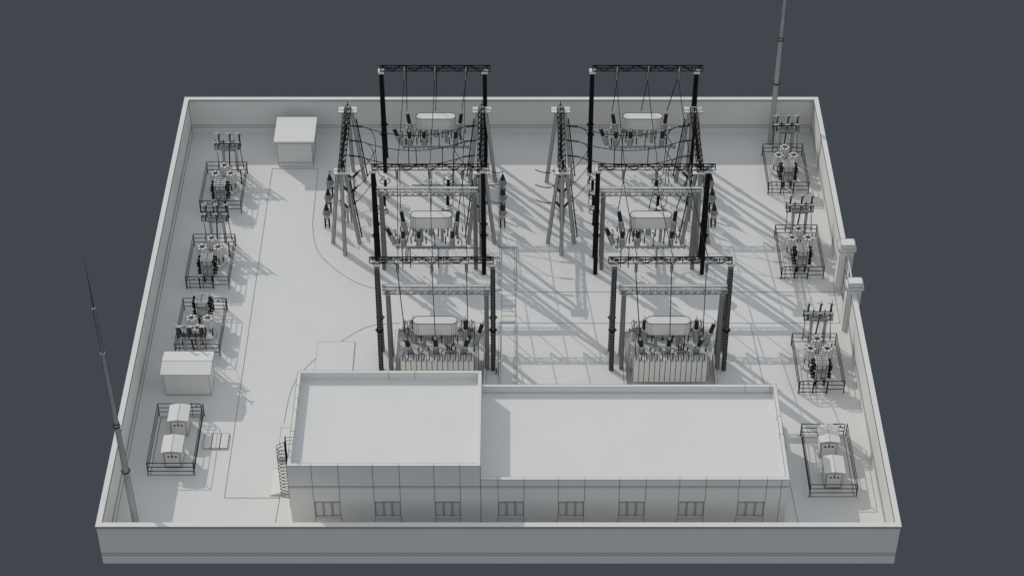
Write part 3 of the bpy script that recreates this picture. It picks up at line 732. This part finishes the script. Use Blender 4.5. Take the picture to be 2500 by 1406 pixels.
TR = [('front', 11.03, -4.265, 0, True, 'right'), ('front', -5.435, -4.265, 0, True, 'left'), ('middle', -6.07, 7.595, PI, False, 'left'), ('middle', 10.41, 7.595, PI, False, 'right'),
      ('back', -6.075, 20.075, PI, False, 'left'), ('back', 10.40, 20.075, PI, False, 'right')]
protos = {}
TIPS = {}
for row, x, y, rz, full, side in TR:
    lab = '%s row transformer with rounded white tank on top, %s group%s' % (row, side, ', with finned radiators' if full else ', without a lower tank')
    if full not in protos: protos[full] = transformer((x, y, 0), rz, full, lab)
    else: dup(protos[full], (x, y, 0), rz, lab)
    M = Matrix.Translation((x, y, 0)) @ Matrix.Rotation(rz, 4, 'Z')
    TIPS[(row, side)] = sorted([M @ Vector(t) for b, t in HV], key=lambda p: p.x)
SX = {('front', 'left'): (-7.95, -5.56, -3.16), ('front', 'right'): (8.61, 11.09, 13.51)}
for r_ in ('middle', 'back'): SX[(r_, 'left')] = (-8.43, -6.05, -3.64); SX[(r_, 'right')] = (8.17, 10.6, 13.01)
YC = {'front': -3.46, 'middle': 7.1, 'back': 19.7}
nxt = {'back': 'middle', 'middle': 'front'}
PN = ('left', 'middle', 'right')
for (row, side), xs_ in SX.items():
    for k, x in enumerate(xs_):
        y = YC[row] - .22; d = '%s of three, %s gantry, %s group' % (PN[k], row, side)
        m = MB(); m.bar((x + .06, y + .2, 9.62), (x + .02, y, 9.25), .035, LG, 6); m.ring((x + .05, y + .1, 9.5), .07, .014, ST, 8); m.discs((x, y, 9.25), (x, y, 8.45), 8, .095, .045, LG, 10)
        for j in range(8): m.ring((x, y, 9.24 - j * .1), .1, .012, LN, 10)
        tag(m.build('insulator_string'), 'hanging pale insulator string, ' + d, 'insulator', 'insulator strings hanging from the black gantries')
        B = Vector((x, y, 8.43)); tip = TIPS[(row, side)][k]
        if row in nxt:
            q = Vector((SX[(nxt[row], side)][k] + .05, YC[nxt[row]] + .1, 9.66))
            tag(MB().tube(sag(B, q, .12), .026, WR).build('line_wire'), 'black conductor towards next gantry, ' + d, 'wire', 'conductors running from gantry to gantry')
            A = Vector((x + .2, YC[row] + .1, 9.6))
            tag(MB().tube(sag(A, tip, -.0 + .05), .03, WR).build('line_wire'), 'black conductor down to transformer, ' + d, 'wire', 'conductors dropping to the transformers')
        else:
            tag(MB().tube(sag(B, tip, .1), .032, WR).build('line_wire'), 'black conductor down to transformer, ' + d, 'wire', 'conductors dropping to the transformers')
# small inspection post beside the left front transformer
T = thing('ground_post', (-1.1, -4.9, 0), 'small white and black post beside the cable trench, right of the left front transformer', 'post')
MB().box((-.12, -.12, .003), (.12, .12, .08), CL, True, .01).build('base', T); MB().bar((0, 0, .08), (0, 0, .5), .05, BK, 8, .03).build('stem', T)
MB().box((-.1, .05, .35), (.1, .09, 1.3), CL, True, .008).build('plate', T)

# ------------------------------------------------------------ camera
cam = bpy.data.cameras.new('camera'); co = bpy.data.objects.new('camera', cam); C.objects.link(co)
co.location = (0, -111, 100); co.rotation_euler = (PI / 2 - .7138, 0, 0)
cam.sensor_width = 36; cam.lens = 36 * 4953.9 / 2500; cam.clip_end = 2000
S.camera = co

# ------------------------------------------------------------ light
sd = Vector((-1.047, 1.14, 1.0)); el = math.atan2(1, sd.xy.length)
L = bpy.data.lights.new('sun', 'SUN'); L.energy = 2.0; L.angle = math.radians(.18); L.color = (1, .95, .87)
lo = bpy.data.objects.new('sun', L); C.objects.link(lo); lo.rotation_euler = sd.to_track_quat('Z', 'Y').to_euler(); lo.location = (-30, 40, 50)
w = bpy.data.worlds.new('World'); S.world = w; w.use_nodes = True; nt = w.node_tree
bg = nt.nodes['Background']
sky = nt.nodes.new('ShaderNodeTexSky'); sky.sky_type = 'NISHITA'; sky.sun_disc = False; sky.sun_elevation = el
sky.sun_rotation = math.atan2(sd.x, sd.y); sky.dust_density = 0.0; sky.ozone_density = 1.0
hs = nt.nodes.new('ShaderNodeHueSaturation'); hs.inputs['Saturation'].default_value = 0.85; hs.inputs['Value'].default_value = 1.0
nt.links.new(sky.outputs['Color'], hs.inputs['Color'])
gm = nt.nodes.new('ShaderNodeGamma'); gm.inputs['Gamma'].default_value = 0.22; nt.links.new(hs.outputs['Color'], gm.inputs['Color'])
mu = nt.nodes.new('ShaderNodeVectorMath'); mu.operation = 'SCALE'; mu.inputs['Scale'].default_value = 4.8; nt.links.new(gm.outputs['Color'], mu.inputs[0])
# plain slate surroundings below the horizon, sky above it
geo = nt.nodes.new('ShaderNodeTexCoord'); sep = nt.nodes.new('ShaderNodeSeparateXYZ'); nt.links.new(geo.outputs['Generated'], sep.inputs[0])
cmpn = nt.nodes.new('ShaderNodeMapRange'); cmpn.inputs['From Min'].default_value = -.03; cmpn.inputs['From Max'].default_value = .22
nt.links.new(sep.outputs['Z'], cmpn.inputs['Value'])
EXPO = -0.33
SKYS = 0.12
lowc = [c / (2 ** EXPO) / SKYS for c in (0.0545, 0.0615, 0.0745)]
mix = nt.nodes.new('ShaderNodeMix'); mix.data_type = 'RGBA'
nt.links.new(cmpn.outputs['Result'], mix.inputs['Factor']); mix.inputs['A'].default_value = (*lowc, 1); nt.links.new(mu.outputs['Vector'], mix.inputs['B'])
nt.links.new(mix.outputs['Result'], bg.inputs['Color']); bg.inputs['Strength'].default_value = SKYS
S.view_settings.view_transform = 'Standard'; S.view_settings.look = 'None'; S.view_settings.exposure = EXPO; S.view_settings.gamma = 1
